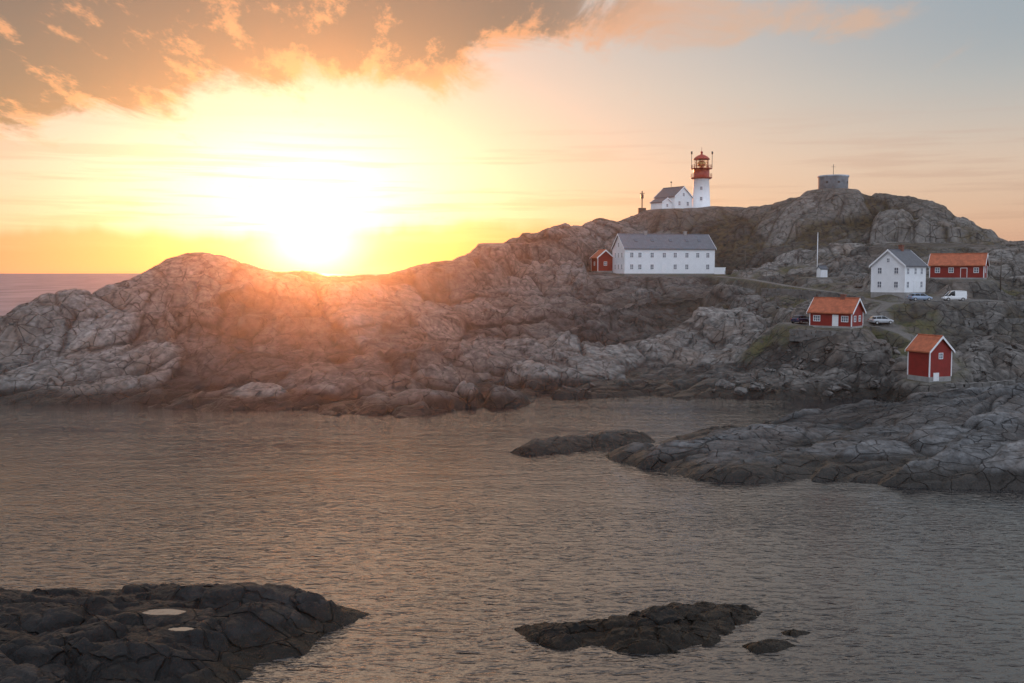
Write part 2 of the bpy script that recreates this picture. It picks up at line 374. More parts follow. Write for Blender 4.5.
bm=bmesh.new();vs=[bm.verts.new(p) for p in [(-R,-2000,-7),(R,-2000,-7),(R,R,-7),(-R,R,-7)]];bm.faces.new(vs)
g=mk('ground',bm,[ROCKD]);g['kind']='structure';g['label']='rocky sea bed'
# haze volume added for a warm glow around the sun, standing in for lens flare
bm=bmesh.new()
v=[bm.verts.new(p) for p in [(-340,-90,.3),(340,-90,.3),(340,420,.3),(-340,420,.3),(-340,-90,80),(340,-90,80),(340,420,80),(-340,420,80)]]
for f in [(0,3,2,1),(4,5,6,7),(0,1,5,4),(1,2,6,5),(2,3,7,6),(3,0,4,7)]: bm.faces.new([v[i] for i in f])
m=bpy.data.materials.new('glow_haze');m.use_nodes=True;nt=m.node_tree;nt.nodes.clear()
o_=nt.nodes.new('ShaderNodeOutputMaterial');vs_=nt.nodes.new('ShaderNodeVolumeScatter')
vs_.inputs['Color'].default_value=(1,.80,.62,1);vs_.inputs['Density'].default_value=.000135;vs_.inputs['Anisotropy'].default_value=.92
nt.links.new(vs_.outputs[0],o_.inputs['Volume'])
hz=mk('glow_haze',bm,[m]);hz['kind']='structure';hz['label']='thin haze volume added for the sun glow over the bay'
# ------------------------------------------------------------ simple materials
def paint(name,c,rough=.55,var=.12,scale=1.2,stripes=None,bump=.0,metal=0):
    m,nt,bs=newmat(name);T=NT(nt)
    co=T.n('ShaderNodeTexCoord').outputs['Object']
    n=T.noise(co,scale,4,.65)
    d=tuple(x*(1-var*2) for x in c)
    col=T.mix(T.ss(.3,.7,n),d,c)
    if stripes:
        ax,per=stripes
        sx=T.n('ShaderNodeSeparateXYZ');nt.links.new(co,sx.inputs[0])
        if ax=='xy':
            v=T.m('ADD',sx.outputs[0],sx.outputs[1])
        else: v=sx.outputs[{'x':0,'y':1,'z':2}[ax]]
        f=T.m('FRACT',T.m('DIVIDE',v,per))
        g=T.ss(.0,.12,T.m('MINIMUM',f,T.m('SUBTRACT',1,f)))
        col=T.mix(T.m('MULTIPLY',T.m('SUBTRACT',1,g),.3),col,tuple(x*.35 for x in c))
        nt.links.new(T.bump(g,.6,.03),bs.inputs['Normal'])
    nt.links.new(col,bs.inputs['Base Color'])
    bs.inputs['Roughness'].default_value=rough;bs.inputs['Metallic'].default_value=metal
    return m
WHITE=paint('white_painted_boards',(.90,.92,.95),.5,.03,1.0,('z',.18))
WHITEP=paint('white_render',(.90,.92,.94),.6,.04,.7)
TRIM=paint('white_trim',(.88,.89,.91),.5,.03)
RED=paint('red_painted_boards',(.30,.022,.015),.6,.12,1.0,('xy',.22))
REDM=paint('red_cast_iron',(.36,.028,.018),.4,.08)
TILE=paint('orange_clay_tiles',(.50,.135,.06),.7,.2,1.3,('x',.32))
SLATE=paint('grey_slate',(.10,.11,.13),.6,.15,1.6,('x',.6))
SLATEL=paint('light_grey_slate',(.14,.155,.18),.6,.12,1.2,('x',.6))
CONC=paint('weathered_concrete',(.36,.35,.34),.85,.16,.9)
CONCP=paint('pale_weathered_concrete',(.50,.57,.64),.85,.2,.6)
STONE=paint('dry_stone',(.19,.18,.17),.9,.22,.8)
METAL=paint('galvanised_metal',(.45,.45,.45),.45,.08,2,None,0,.6)
DARKM=paint('dark_metal',(.06,.06,.065),.5,.1)
WOOD=paint('weathered_wood',(.10,.085,.07),.8,.1)
BRICK=paint('chimney_brick',(.25,.10,.07),.85,.15,3)
def glass(name,c,rough=.08):
    m,nt,bs=newmat(name);T=NT(nt)
    n=T.noise(T.n('ShaderNodeTexCoord').outputs['Object'],2,2)
    nt.links.new(T.mix(n,c,tuple(x*1.6 for x in c)),bs.inputs['Base Color'])
    bs.inputs['Roughness'].default_value=rough;return m
GLASS=glass('window_glass',(.10,.12,.15))
CARGLASS=glass('car_glass',(.015,.018,.022),.05)
TYRE=paint('tyre_rubber',(.02,.02,.02),.8,.1)
LAMPG=glass('lamp_glass',(.45,.45,.45));TAIL=glass('tail_lamp',(.35,.02,.01))
m,nt,bs=newmat('lantern_glass');bs.inputs['Transmission Weight'].default_value=1;bs.inputs['Roughness'].default_value=.02;bs.inputs['IOR'].default_value=1.05;bs.inputs['Base Color'].default_value=(.95,.9,.8,1);LGL=m
m,nt,bs=newmat('fresnel_lens');bs.inputs['Base Color'].default_value=(.75,.5,.2,1);bs.inputs['Roughness'].default_value=.2;bs.inputs['Metallic'].default_value=.3;LENS=m
# ------------------------------------------------------------ mesh helpers
def box(bm,x0,x1,y0,y1,z0,z1,mi=0):
    v=[bm.verts.new(p) for p in [(x0,y0,z0),(x1,y0,z0),(x1,y1,z0),(x0,y1,z0),(x0,y0,z1),(x1,y0,z1),(x1,y1,z1),(x0,y1,z1)]]
    for f in [(0,3,2,1),(4,5,6,7),(0,1,5,4),(1,2,6,5),(2,3,7,6),(3,0,4,7)]:
        fc=bm.faces.new([v[i] for i in f]);fc.material_index=mi
    return v
def lathe(bm,prof,seg=32,mi=0,cx=0,cy=0,caps=True):
    rings=[]
    for r,z in prof:
        rings.append([bm.verts.new((cx+r*math.cos(2*math.pi*i/seg),cy+r*math.sin(2*math.pi*i/seg),z)) for i in range(seg)])
    for a,b in zip(rings[:-1],rings[1:]):
        for i in range(seg):
            f=bm.faces.new([a[i],a[(i+1)%seg],b[(i+1)%seg],b[i]]);f.material_index=mi;f.smooth=True
    if caps:
        for r in (rings[0],rings[-1]):
            f=bm.faces.new(r);f.material_index=mi
def rod(bm,a,b,r,seg=8,mi=0):
    a=Vector(a);b=Vector(b);d=(b-a);q=d.to_track_quat('Z','Y')
    R0=[bm.verts.new(a+q@Vector((r*math.cos(2*math.pi*i/seg),r*math.sin(2*math.pi*i/seg),0))) for i in range(seg)]
    R1=[bm.verts.new(b+q@Vector((r*math.cos(2*math.pi*i/seg),r*math.sin(2*math.pi*i/seg),0))) for i in range(seg)]
    for i in range(seg):
        f=bm.faces.new([R0[i],R0[(i+1)%seg],R1[(i+1)%seg],R1[i]]);f.material_index=mi
    bm.faces.new(R0).material_index=mi;bm.faces.new(R1).material_index=mi
def empty(name,loc,rotz,label,cat):
    o=bpy.data.objects.new(name,None);COL.objects.link(o);o.location=loc;o.rotation_euler=(0,0,rotz)
    o['label']=label;o['category']=cat;o.empty_display_size=1;return o
def add_window(par,x,y,z,rz,w,h,muntin=(1,1),name='window'):
    bm=bmesh.new();t=.09
    box(bm,-w/2-t,-w/2,-.07,.02,-h/2-t,h/2+t);box(bm,w/2,w/2+t,-.07,.02,-h/2-t,h/2+t)
    box(bm,-w/2,w/2,-.07,.02,h/2,h/2+t);box(bm,-w/2,w/2,-.09,.02,-h/2-t,-h/2)
    for i in range(1,muntin[0]+1):
        u=-w/2+w*i/(muntin[0]+1);box(bm,u-.035,u+.035,-.05,.01,-h/2,h/2)
    for i in range(1,muntin[1]+1):
        u=-h/2+h*i/(muntin[1]+1);box(bm,-w/2,w/2,-.043,.012,u-.03,u+.03)
    o=mk(name,bm,[TRIM],par,(x,y,z),rz)
    bm=bmesh.new();box(bm,-w/2,w/2,-.02,.005,-h/2,h/2)
    mk('pane',bm,[GLASS],o)
def add_door(par,x,y,z,rz,w,h,mat):
    bm=bmesh.new();box(bm,-w/2,w/2,-.05,.02,0,h)
    for s in(-1,1): box(bm,s*w*.25-w*.15,s*w*.25+w*.15,-.07,-.05,h*.15,h*.85)
    o=mk('door',bm,[mat],par,(x,y,z),rz)
    bm=bmesh.new();t=.1
    box(bm,-w/2-t,-w/2,-.08,.02,0,h+t);box(bm,w/2,w/2+t,-.08,.02,0,h+t);box(bm,-w/2,w/2,-.08,.02,h,h+t);mk('frame',bm,[TRIM],o)
    bm=bmesh.new();rod(bm,(w*.4,-.12,h*.48),(w*.4-.12,-.12,h*.48),.02);rod(bm,(w*.4,-.12,h*.48),(w*.4,-.04,h*.48),.02);mk('handle',bm,[METAL],o)
def gable_house(par,L,Wd,Hw,Hr,wall,roof,trim=True,wins=(),doors=(),chim=(),found=.35,ov=.4,off=(0,0,0),corner=True,roofname='roof',fmat=None):
    ox,oy,oz=off
    bm=bmesh.new()
    x0,x1,y0,y1=ox-L/2,ox+L/2,oy-Wd/2,oy+Wd/2
    A=[(x0,y0,oz+found),(x0,y1,oz+found),(x0,y1,oz+Hw),(x0,oy,oz+Hw+Hr),(x0,y0,oz+Hw)]
    a=[bm.verts.new(p) for p in A];b=[bm.verts.new((x1,p[1],p[2])) for p in A]
    bm.faces.new(a);bm.faces.new(b)
    for i in range(5):bm.faces.new([a[i],a[(i+1)%5],b[(i+1)%5],b[i]])
    mk('wall',bm,[wall],par)
    bm=bmesh.new();box(bm,x0-.04,x1+.04,y0-.04,y1+.04,oz-2.5,oz+found);mk('foundation',bm,[fmat or CONC],par)
    sl=Hr/(Wd/2);t=.2;bm=bmesh.new();e=.02
    ye=Wd/2+ov;ze=oz+Hw-ov*sl+e;zr=oz+Hw+Hr+e
    sec=[(oy-ye,ze),(oy,zr),(oy+ye,ze),(oy+ye,ze+t),(oy,zr+t),(oy-ye,ze+t)]
    a=[bm.verts.new((x0-ov,p[0],p[1])) for p in sec];b=[bm.verts.new((x1+ov,p[0],p[1])) for p in sec]
    for i in range(6):bm.faces.new([a[i],a[(i+1)%6],b[(i+1)%6],b[i]])
    for s in (a,b):
        bm.faces.new([s[0],s[1],s[4],s[5]]);bm.faces.new([s[1],s[2],s[3],s[4]])
    ro=mk(roofname,bm,[roof],par)
    bm=bmesh.new();rod(bm,(x0-ov,oy,zr+t+.02),(x1+ov,oy,zr+t+.02),.1,8);mk('ridge_cap',bm,[roof],ro)
    if trim:
        for xx in (x0-ov-.06,x1+ov+.003):
            bm=bmesh.new()
            q=[(xx,oy-ye-.05,ze-.14),(xx,oy,zr-.14),(xx,oy+ye+.05,ze-.14),(xx,oy+ye+.05,ze+t+.03),(xx,oy,zr+t+.05),(xx,oy-ye-.05,ze+t+.03)]
            p=[bm.verts.new(k) for k in q];r=[bm.verts.new((k[0]+.057,k[1],k[2])) for k in q]
            for i in range(6):bm.faces.new([p[i],p[(i+1)%6],r[(i+1)%6],r[i]])
            for s in(p,r):
                bm.faces.new([s[0],s[1],s[4],s[5]]);bm.faces.new([s[1],s[2],s[3],s[4]])
            mk('bargeboard',bm,[TRIM],par)
        if corner:
            for xx in(x0,x1):
                for yy in(y0,y1):
                    bm=bmesh.new();box(bm,xx-.08,xx+.08,yy-.08,yy+.08,oz+found-.01,oz+Hw-.05);mk('corner_board',bm,[TRIM],par)
    def place(face,u,z):
        if face=='F':return (ox+u,y0,oz+z,0)
        if face=='B':return (ox-u,y1,oz+z,math.pi)
        if face=='L':return (x0,oy-u,oz+z,-math.pi/2)
        return (x1,oy+u,oz+z,math.pi/2)
    for wn in wins:
        x,y,z,rz=place(*wn[:3]);add_window(par,x,y,z,rz,wn[3],wn[4],wn[5] if len(wn)>5 else (1,1))
    for dn in doors:
        x,y,z,rz=place(dn[0],dn[1],found if len(dn)<6 else dn[5]);
        if len(dn)>5: x+=.045 if dn[0]=='R' else 0
        add_door(par,x,y,z,rz,dn[2],dn[3],dn[4])
    for cx,ch,mt in chim:
        bm=bmesh.new();box(bm,ox+cx-.4,ox+cx+.4,oy-.35,oy+.35,zr-.6,zr+ch);box(bm,ox+cx-.48,ox+cx+.48,oy-.43,oy+.43,zr+ch,zr+ch+.15);mk('chimney',bm,[mt],ro)
    return ro
# ------------------------------------------------------------ LONG WHITE BUILDING
c=W(663,275,261);L=24.5
e=empty('lighthouse_station_building',(c[0],c[1],c[2]-.1),math.radians(13),'long two storey white wooden building with grey slate roof','building')
wins=[]
for i,u in enumerate([-10.4,-8.2,-4.9,-1.6,1.4,4.6,7.6,10.4]):
    wins.append(('F',u,5.2,.8,1.15,(1,2)))
    if i not in(3,6): wins.append(('F',u,2.2,.8,1.15,(1,2)))
for u in(-2.6,0,2.6):
    wins.append(('L',u,5.2,.8,1.15,(1,2)));wins.append(('L',u,2.2,.8,1.15,(1,2)))
wins.append(('L',0,7.9,.8,1.0))
ro=gable_house(e,L,9.5,6.9,3.6,WHITE,SLATEL,True,wins,[('F',-1.6,1.1,2.2,TRIM)],[(-5,.9,CONC),(6,.9,CONC)],.5,.35)
sl=math.atan(3.6/4.75)
for u in(-8.5,-4,1,5.5,9):
    bm=bmesh.new();box(bm,-.4,.4,-.55,.55,.0,.07);box(bm,-.32,.32,-.47,.47,.07,.085,1)
    o=mk('skylight',bm,[DARKM,GLASS],ro,(u,-2.3,6.9+3.6*(1-2.3/4.75)+.24));o.rotation_euler=(sl,0,0)
c2_=W(716,272,262)
bm=bmesh.new();box(bm,-2.6,2.6,-.15,.15,-1.5,1.1);box(bm,-2.7,2.7,-.22,.22,1.1,1.22);o=mk('terrace_wall',bm,[WHITEP],None,(c2_[0],c2_[1],c2_[2]),math.radians(13));o['label']='low white terrace wall beside long white building';o['category']='wall'
e=empty('red_shed',(pShed[0],pShed[1],pShed[2]),math.radians(-75),'small red shed with pale tiled roof beside white building','shed')
gable_house(e,5.0,4.2,3.8,1.8,RED,TILE,True,[('R',0,2.2,.7,.9),('F',0,2.2,.7,.9)],[],[],.3,.3)
# ------------------------------------------------------------ WHITE HOUSE
e=empty('white_house',(pWH[0],pWH[1],pWH[2]),math.radians(42),'white wooden house with dark slate roof above parked cars','house')
wins=[('L',-1.7,4.6,.75,1.1),('L',1.7,4.6,.75,1.1),('L',-1.7,1.9,.75,1.1),('L',1.7,1.9,.75,1.1),('L',0,6.6,.5,.7),('F',-3,1.9,.8,1.1),('F',0,4.5,.8,1.1),('F',2.6,1.9,.8,1.1),('F',-3,4.5,.8,1.1),('F',2.6,4.5,.8,1.1)]
gable_house(e,8.5,6.8,5.6,2.9,WHITE,SLATE,True,wins,[('F',0,1.0,2.1,WHITE)],[(.8,1.0,BRICK)],.4,.35)
gable_house(e,2.8,4,3.6,1.3,WHITE,SLATE,True,[('F',0,1.9,.8,1.1)],[],[],.4,.25,off=(5.7,0.6,0),roofname='porch_roof')
# ------------------------------------------------------------ RED BARN
e=empty('red_barn',(pBarn[0],pBarn[1],pBarn[2]),math.radians(-32),'long red barn with red tiled roof and white trim','barn')
gable_house(e,10.2,5.0,2.9,2.1,RED,TILE,True,[('F',-3.6,1.8,.8,.9),('F',-1,1.8,.8,.9),('F',3.7,1.8,.8,.9),('R',0,1.8,.8,.9)],[('F',1.4,1.1,1.9,RED)],[],.3,.35)
# ------------------------------------------------------------ RED HOUSE
e=empty('red_house',(pRed[0],pRed[1],pRed[2]),math.radians(-40),'low red wooden house with orange tiled roof','house')
gable_house(e,7.6,5.2,2.8,2.2,RED,TILE,True,[('F',-2.5,1.6,1.1,.9,(2,1)),('F',2.6,1.6,1.1,.9,(2,1)),('R',1.1,1.6,.8,.9),('R',-1.1,1.6,.8,.9)],[('F',.9,.9,1.9,TRIM)],[(1.2,.7,BRICK)],.3,.4)
# ------------------------------------------------------------ BOATHOUSE
e=empty('boathouse',(pBoat[0],pBoat[1],pBoat[2]+.1),math.radians(-68),'tall red boathouse with orange roof and pale base','boathouse')
gable_house(e,4.5,4.4,4.7,2.1,RED,TILE,True,[('R',0,3.9,.7,.8)],[('R',-.9,.9,1.2,TRIM,.0)],[],.65,.33,fmat=CONC)
# ------------------------------------------------------------ LIGHTHOUSE
e=empty('lighthouse',(pL[0],pL[1],pL[2]-.2),0,'white round lighthouse with red lantern and gallery on summit','lighthouse')
bm=bmesh.new();lathe(bm,[(3.0,-1.5),(3.0,.3),(2.75,.35),(2.3,8.2),(2.5,8.4)],48);mk('tower',bm,[WHITEP],e)
for k,(a,z) in enumerate([(-1.75,2.5),(-1.75,5.6)]):
    r=2.75-.057*z+.02;add_window(e,r*math.cos(a),r*math.sin(a),z,a+math.pi/2,.6,.9)
bm=bmesh.new();lathe(bm,[(2.5,8.4),(3.1,8.7),(3.2,8.9),(2.35,8.9),(2.35,11.2),(2.45,11.35)],48);lr=mk('lantern_base',bm,[REDM],e)
def railing(par,r,z,h,n,mat):
    bm=bmesh.new()
    for zz in(h,h*.5):
        for i in range(32):
            a=2*math.pi*i/32;b=2*math.pi*(i+1)/32;rod(bm,(r*math.cos(a),r*math.sin(a),z+zz),(r*math.cos(b),r*math.sin(b),z+zz),.035,5)
    for i in range(n):
        a=2*math.pi*i/n;rod(bm,(r*math.cos(a),r*math.sin(a),z),(r*math.cos(a),r*math.sin(a),z+h),.04,5)
    mk('railing',bm,[mat],par)
railing(e,3.1,8.9,1.1,20,REDM)
bm=bmesh.new();lathe(bm,[(2.45,11.35),(3.15,11.45),(3.15,11.6),(2.1,11.6)],48);mk('gallery',bm,[REDM],e)
railing(e,3.05,11.6,1.05,20,REDM)
bm=bmesh.new();lathe(bm,[(2.0,11.6),(2.0,14.3)],24,caps=False);mk('lantern_glass',bm,[LGL],e)
bm=bmesh.new()
for i in range(12):
    a=2*math.pi*i/12;rod(bm,(2.03*math.cos(a),2.03*math.sin(a),11.6),(2.03*math.cos(a),2.03*math.sin(a),14.3),.06,6)
for z in(11.65,12.5,13.4,14.25):
    for i in range(24):
        a=2*math.pi*i/24;b=2*math.pi*(i+1)/24;rod(bm,(2.04*math.cos(a),2.04*math.sin(a),z),(2.04*math.cos(b),2.04*math.sin(b),z),.05,5)
mk('glazing_bars',bm,[REDM],e)
bm=bmesh.new();lathe(bm,[(.3,11.6),(.35,12.1),(.95,12.4),(1.15,13.0),(.95,13.6),(.3,13.9)],24);mk('lens',bm,[LENS],e)
bm=bmesh.new();lathe(bm,[(2.45,14.25),(2.4,14.45),(1.9,15.0),(1.1,15.5),(.35,15.75),(.3,16.2),(.42,16.35),(.3,16.6),(.05,16.8)],32);rod(bm,(0,0,16.7),(0,0,17.9),.05);mk('roof',bm,[REDM],e)
for a in(0.15,math.pi-.15,):
    bm=bmesh.new();x,y=3.1*math.cos(a),-3.1*math.sin(a);rod(bm,(x,y,11.6),(x,y,16.2),.08);lathe(bm,[(.25,15.8),(.25,16.6)],12,0,x,y);mk('antenna',bm,[DARKM],e)
e=empty('white_engine_house',(pK[0]+.6,pK[1]+3,pK[2]-.1),math.radians(-52),'white masonry house with dark gable roof beside lighthouse','house')
gable_house(e,8,7.6,3.9,2.9,WHITEP,SLATE,True,[('R',-1.8,2,.8,1.1),('R',1.8,2,.8,1.1),('R',0,4.6,.7,.9),('F',-2.2,2,.8,1.1),('F',2.2,2,.8,1.1)],[('F',0,1.0,2.1,DARKM)],[],.2,.25,corner=False)
gable_house(e,4.6,4.2,2.1,1.2,WHITEP,SLATE,True,[('R',0,1.3,.7,.8)],[],[],.2,.2,off=(.6,-5.8,0),corner=False,roofname='annex_roof')
bm=bmesh.new();rod(bm,(-1,0,6.8),(-1,0,8.8),.06);box(bm,-1.2,-.8,-.1,.1,8.4,8.8);mk('antenna',bm,[DARKM],e)
p=W(642,213,296)
e=empty('signal_mast',(p[0],p[1],gz_at(p[0],p[1])-.3),0,'short dark mast with cross arms beside lighthouse','mast')
bm=bmesh.new();rod(bm,(0,0,0),(0,0,6.3),.16);mk('pole',bm,[DARKM],e)
bm=bmesh.new();rod(bm,(-.7,0,5.6),(.7,0,5.6),.1);mk('cross_arm',bm,[DARKM],e)
bm=bmesh.new();box(bm,-.4,.4,-.3,.3,4.1,5.3);mk('equipment_box',bm,[DARKM],e)
bm=bmesh.new();box(bm,-1.1,1.1,-.7,.7,-.4,1.3);mk('base_cabinet',bm,[WOOD],e)
e=empty('round_concrete_bunker',(pT[0],pT[1],pT[2]-.1),0,'round pale concrete bunker with mast on hilltop','bunker')
bm=bmesh.new();lathe(bm,[(4.1,-2),(4.1,3.4),(4.35,3.5),(4.35,3.95),(3.7,4.0),(3.7,3.6),(.1,3.6)],40);mk('wall',bm,[CONCP],e)
bm=bmesh.new();rod(bm,(0,0,3.6),(0,0,7.2),.07);rod(bm,(-.6,0,6.5),(.6,0,6.5),.04);mk('antenna',bm,[DARKM],e)
for a in(-2.3,-1.5,-.7):
    bm=bmesh.new()
    x,y=4.13*math.cos(a),4.13*math.sin(a);q=.35
    tx,ty=-math.sin(a)*q,math.cos(a)*q
    vs=[bm.verts.new((x-tx,y-ty,1.6)),bm.verts.new((x+tx,y+ty,1.6)),bm.verts.new((x+tx,y+ty,2.2)),bm.verts.new((x-tx,y-ty,2.2))];bm.faces.new(vs)
    mk('opening',bm,[DARKM],e)
e=empty('flagpole',(pFlag[0],pFlag[1],pFlag[2]-.2),0,'tall white flagpole on grassy terrace','flagpole')
bm=bmesh.new();lathe(bm,[(.13,0),(.06,10.2)],10);mk('pole',bm,[TRIM],e)
bm=bmesh.new();lathe(bm,[(.02,10.2),(.12,10.28),(.12,10.36),(.02,10.44)],10);mk('finial',bm,[METAL],e)
p=W(822,276,226)
e=empty('white_kiosk',(p[0],p[1],gz_at(p[0],p[1])-.1),.3,'small white hut beside flagpole','hut')
gable_house(e,1.8,1.5,1.9,.6,WHITE,SLATE,False,[],[('F',0,.8,1.6,TRIM)],[],.1,.12)
# ------------------------------------------------------------ CARS
def carpaint(n,c,metal=.0):
    m,nt,bs=newmat(n);T=NT(nt);nn=T.noise(T.n('ShaderNodeTexCoord').outputs['Object'],3,3)
    nt.links.new(T.mix(nn,tuple(x*.88 for x in c),c),bs.inputs['Base Color']);bs.inputs['Roughness'].default_value=.3;bs.inputs['Metallic'].default_value=metal
    bs.inputs['Coat Weight'].default_value=.5;return m
def loft(bm,sections,mi=0):
    rs=[[bm.verts.new(p) for p in s] for s in sections]
    n=len(rs[0])
    for a,b in zip(rs[:-1],rs[1:]):
        for i in range(n):
            f=bm.faces.new([a[i],a[(i+1)%n],b[(i+1)%n],b[i]]);f.material_index=mi;f.smooth=True
    bm.faces.new(rs[0]).material_index=mi;bm.faces.new(rs[-1]).material_index=mi
def car(loc,rot,mat,label,van=False):
    e=empty('parked_van' if van else 'parked_car',loc,rot,label,'van' if van else 'car');e['group']='cars parked by the houses'
    bx=[(-2.15,.70,.45,.85),(-2.05,.82,.32,1.0),(-1.4,.88,.26,1.03),(0,.89,.25,1.0),(.95,.89,.25,.98),(1.5,.86,.26,.9),(2.0,.80,.32,.76),(2.17,.66,.42,.62)]
    bm=bmesh.new();secs=[]
    for x,w,a,b in bx:
        secs.append([(x,-w*.93,a),(x,-w,a+.12),(x,-w,b-.16),(x,-w*.9,b-.03),(x,0,b+.02),(x,w*.9,b-.03),(x,w,b-.16),(x,w,a+.12),(x,w*.93,a)])
    loft(bm,secs);b=mk('body',bm,[mat],e)
    bm=bmesh.new();hz=1.5
    gl=[(-2.0,.80,.95,1.0),(-1.75,.78,.95,1.38),(-1.3,.76,.95,hz-.04),(0,.75,.95,hz),(.3,.75,.95,hz-.05),(1.1,.78,.9,.98)]
    if van: gl=[(-2.12,.84,.9,1.0),(-2.08,.83,.9,1.86),(-1.3,.83,.9,1.95),(.2,.82,.9,1.95),(.75,.8,.9,1.82),(1.5,.8,.85,.98)]
    secs=[[(x,-w,a),(x,-w*.84,c_-.05),(x,-w*.7,c_),(x,w*.7,c_),(x,w*.84,c_-.05),(x,w,a)] for x,w,a,c_ in gl]
    loft(bm,secs);mk('window',bm,[CARGLASS],e)
    bm=bmesh.new();secs=[[(x,-w*.86,c_-.06),(x,-w*.7,c_+.015),(x,w*.7,c_+.015),(x,w*.86,c_-.06)] for x,w,a,c_ in gl[1:5]]
    loft(bm,secs);mk('roof',bm,[mat],e)
    if van:
        for s in(-1,1):
            bm=bmesh.new();v=[bm.verts.new(k) for k in [(-2.1,s*.86,.85),(.1,s*.86,.85),(.1,s*.725,1.88),(-2.06,s*.725,1.82)]];v2=[bm.verts.new((k.co.x,k.co.y-s*.04,k.co.z)) for k in v]
            bm.faces.new(v);bm.faces.new(v2)
            for i in range(4):bm.faces.new([v[i],v[(i+1)%4],v2[(i+1)%4],v2[i]])
            mk('side_panel',bm,[mat],e)
    for s in(-1,1):
        for xa,za,xb,zb in ([(1.5,.97,.75,1.8)] if van else [(1.08,.97,.3,1.42),(-.35,.97,-.4,1.45),(-1.45,.97,-1.35,1.42)]):
            bm=bmesh.new();rod(bm,(xa,s*.79,za),(xb,s*.665,zb),.04,6);mk('pillar',bm,[mat],e)
        for x in(-1.35,1.35):
            bm=bmesh.new();rod(bm,(0,-.11,0),(0,.11,0),.33,20);w=mk('wheel',bm,[TYRE],e,(x,s*.82,.33))
            bm=bmesh.new();rod(bm,(0,-.13,0),(0,.13,0),.2,14);mk('rim',bm,[METAL],w)
        bm=bmesh.new();box(bm,2.0,2.1,s*.62-.14,s*.62+.14,.6,.72);mk('headlight',bm,[LAMPG],e)
        bm=bmesh.new();box(bm,-2.14,-2.02,s*.68-.1,s*.68+.1,.72,.92);mk('tail_light',bm,[TAIL],e)
        bm=bmesh.new();box(bm,.75,.95,s*.98-.1,s*.98+.08,.98,1.1);mk('mirror',bm,[mat],e)
def ploc(p): return (p[0],p[1],gz_at(p[0],p[1])+.03)
car(ploc(pC1),math.radians(5),carpaint('pale_blue_paint',(.30,.38,.50),.2),'pale blue parked car on gravel below white house')
car(ploc(pC2),math.radians(176),carpaint('white_paint',(.82,.83,.85)),'white parked van on gravel beside pale blue car',True)
car(ploc(pC3),math.radians(12),carpaint('grey_paint',(.45,.47,.5),.2),'light grey parked car beside low red house')
car(ploc(pC4),math.radians(40),carpaint('navy_paint',(.03,.04,.09),.2),'dark blue parked car behind low red house')
# ------------------------------------------------------------ STONE WALLS
def stone_wall(pts,h,th,label,seed):
    rnd=random.Random(seed);bm=bmesh.new()
    P3=[Vector(W(*p)) for p in pts];org=Vector((P3[0].x,P3[0].y,0))
    for a3,b3 in zip(P3[:-1],P3[1:]):
        a=a3.to_2d();b=b3.to_2d();L=(b-a).length;d=(b-a)/L;n=Vector((-d.y,d.x));s=0
        while s<L:
            zt=a3.z+(b3.z-a3.z)*s/L
            zz=min(gz_at(*(a+d*s)),gz_at(*(a+d*min(L,s+.8))))-.3
            zz=max(zz,zt-h-.5)
            while zz<zt-.1:
                hh=min(rnd.uniform(.3,.5),max(.12,zt-zz+rnd.uniform(-.05,.05)));w=rnd.uniform(.55,1.0);o=rnd.uniform(-.12,.12);th2=th/2+rnd.uniform(-.05,.08)
                c=a+d*(s+o);q=[c-n*th2,c+d*w-n*th2,c+d*w+n*th2,c+n*th2]
                lo=[bm.verts.new((k.x-org.x+rnd.uniform(-.04,.04),k.y-org.y+rnd.uniform(-.04,.04),zz)) for k in q]
                hi=[bm.verts.new((k.x-org.x+rnd.uniform(-.06,.06),k.y-org.y+rnd.uniform(-.06,.06),zz+hh)) for k in q]
                bm.faces.new(hi);bm.faces.new(lo)
                for i in range(4):bm.faces.new([lo[i],lo[(i+1)%4],hi[(i+1)%4],hi[i]])
                zz+=hh-.02
            s+=.75
    o=mk('stone_wall',bm,[STONE],None,org);o['label']=label;o['category']='stone wall';return o
stone_wall([(905,301,187),(945,301,186),(985,301,187),(1040,301,188)],2.2,.6,'dry stone retaining wall below the parked cars',1)
stone_wall([(762,288,214),(790,289,211),(830,292,204),(862,297,192)],1.5,.6,'dry stone terrace wall across grassy slope',2)
stone_wall([(790,329,175),(830,331,172.5),(862,330,173.5)],1.6,.6,'dry stone wall below low red house',3)
stone_wall([(945,383.5,153),(985,382.5,154),(1010,380,156)],1.0,.9,'low stone quay beside the red boathouse',4)
stone_wall([(965,318,182),(1000,319,182),(1040,318,183)],1.6,.6,'dry stone terrace wall on the lower slope',5)
# ------------------------------------------------------------ BOULDERS
BOULD=rock_material('boulder_granite',1.0,(1,1,1),False,0,.2)
bmeshes=[]
for k in range(5):
    rnd=random.Random(50+k);bm=bmesh.new();bmesh.ops.create_icosphere(bm,subdivisions=2,radius=1)
    pl=[Vector((rnd.gauss(0,1),rnd.gauss(0,1),rnd.gauss(0,1))).normalized() for _ in range(9)]
    for v in bm.verts:
        for p_ in pl:
            dd=v.co.dot(p_)
            if dd>.62: v.co-=p_*(dd-.62)
        v.co.x*=1.25;v.co.z*=.8
        v.co*=1+rnd.uniform(-.03,.03)
    me=bpy.data.meshes.new('boulder');bm.to_mesh(me);bm.free();me.materials.append(BOULD);bmeshes.append(me)
rnd=random.Random(3)
zones=[(720,900,362,398,150,172,85),(560,720,370,398,152,172,30),(780,900,336,352,168,182,30),(960,1024,335,372,160,180,22),(745,860,296,315,190,212,28)]
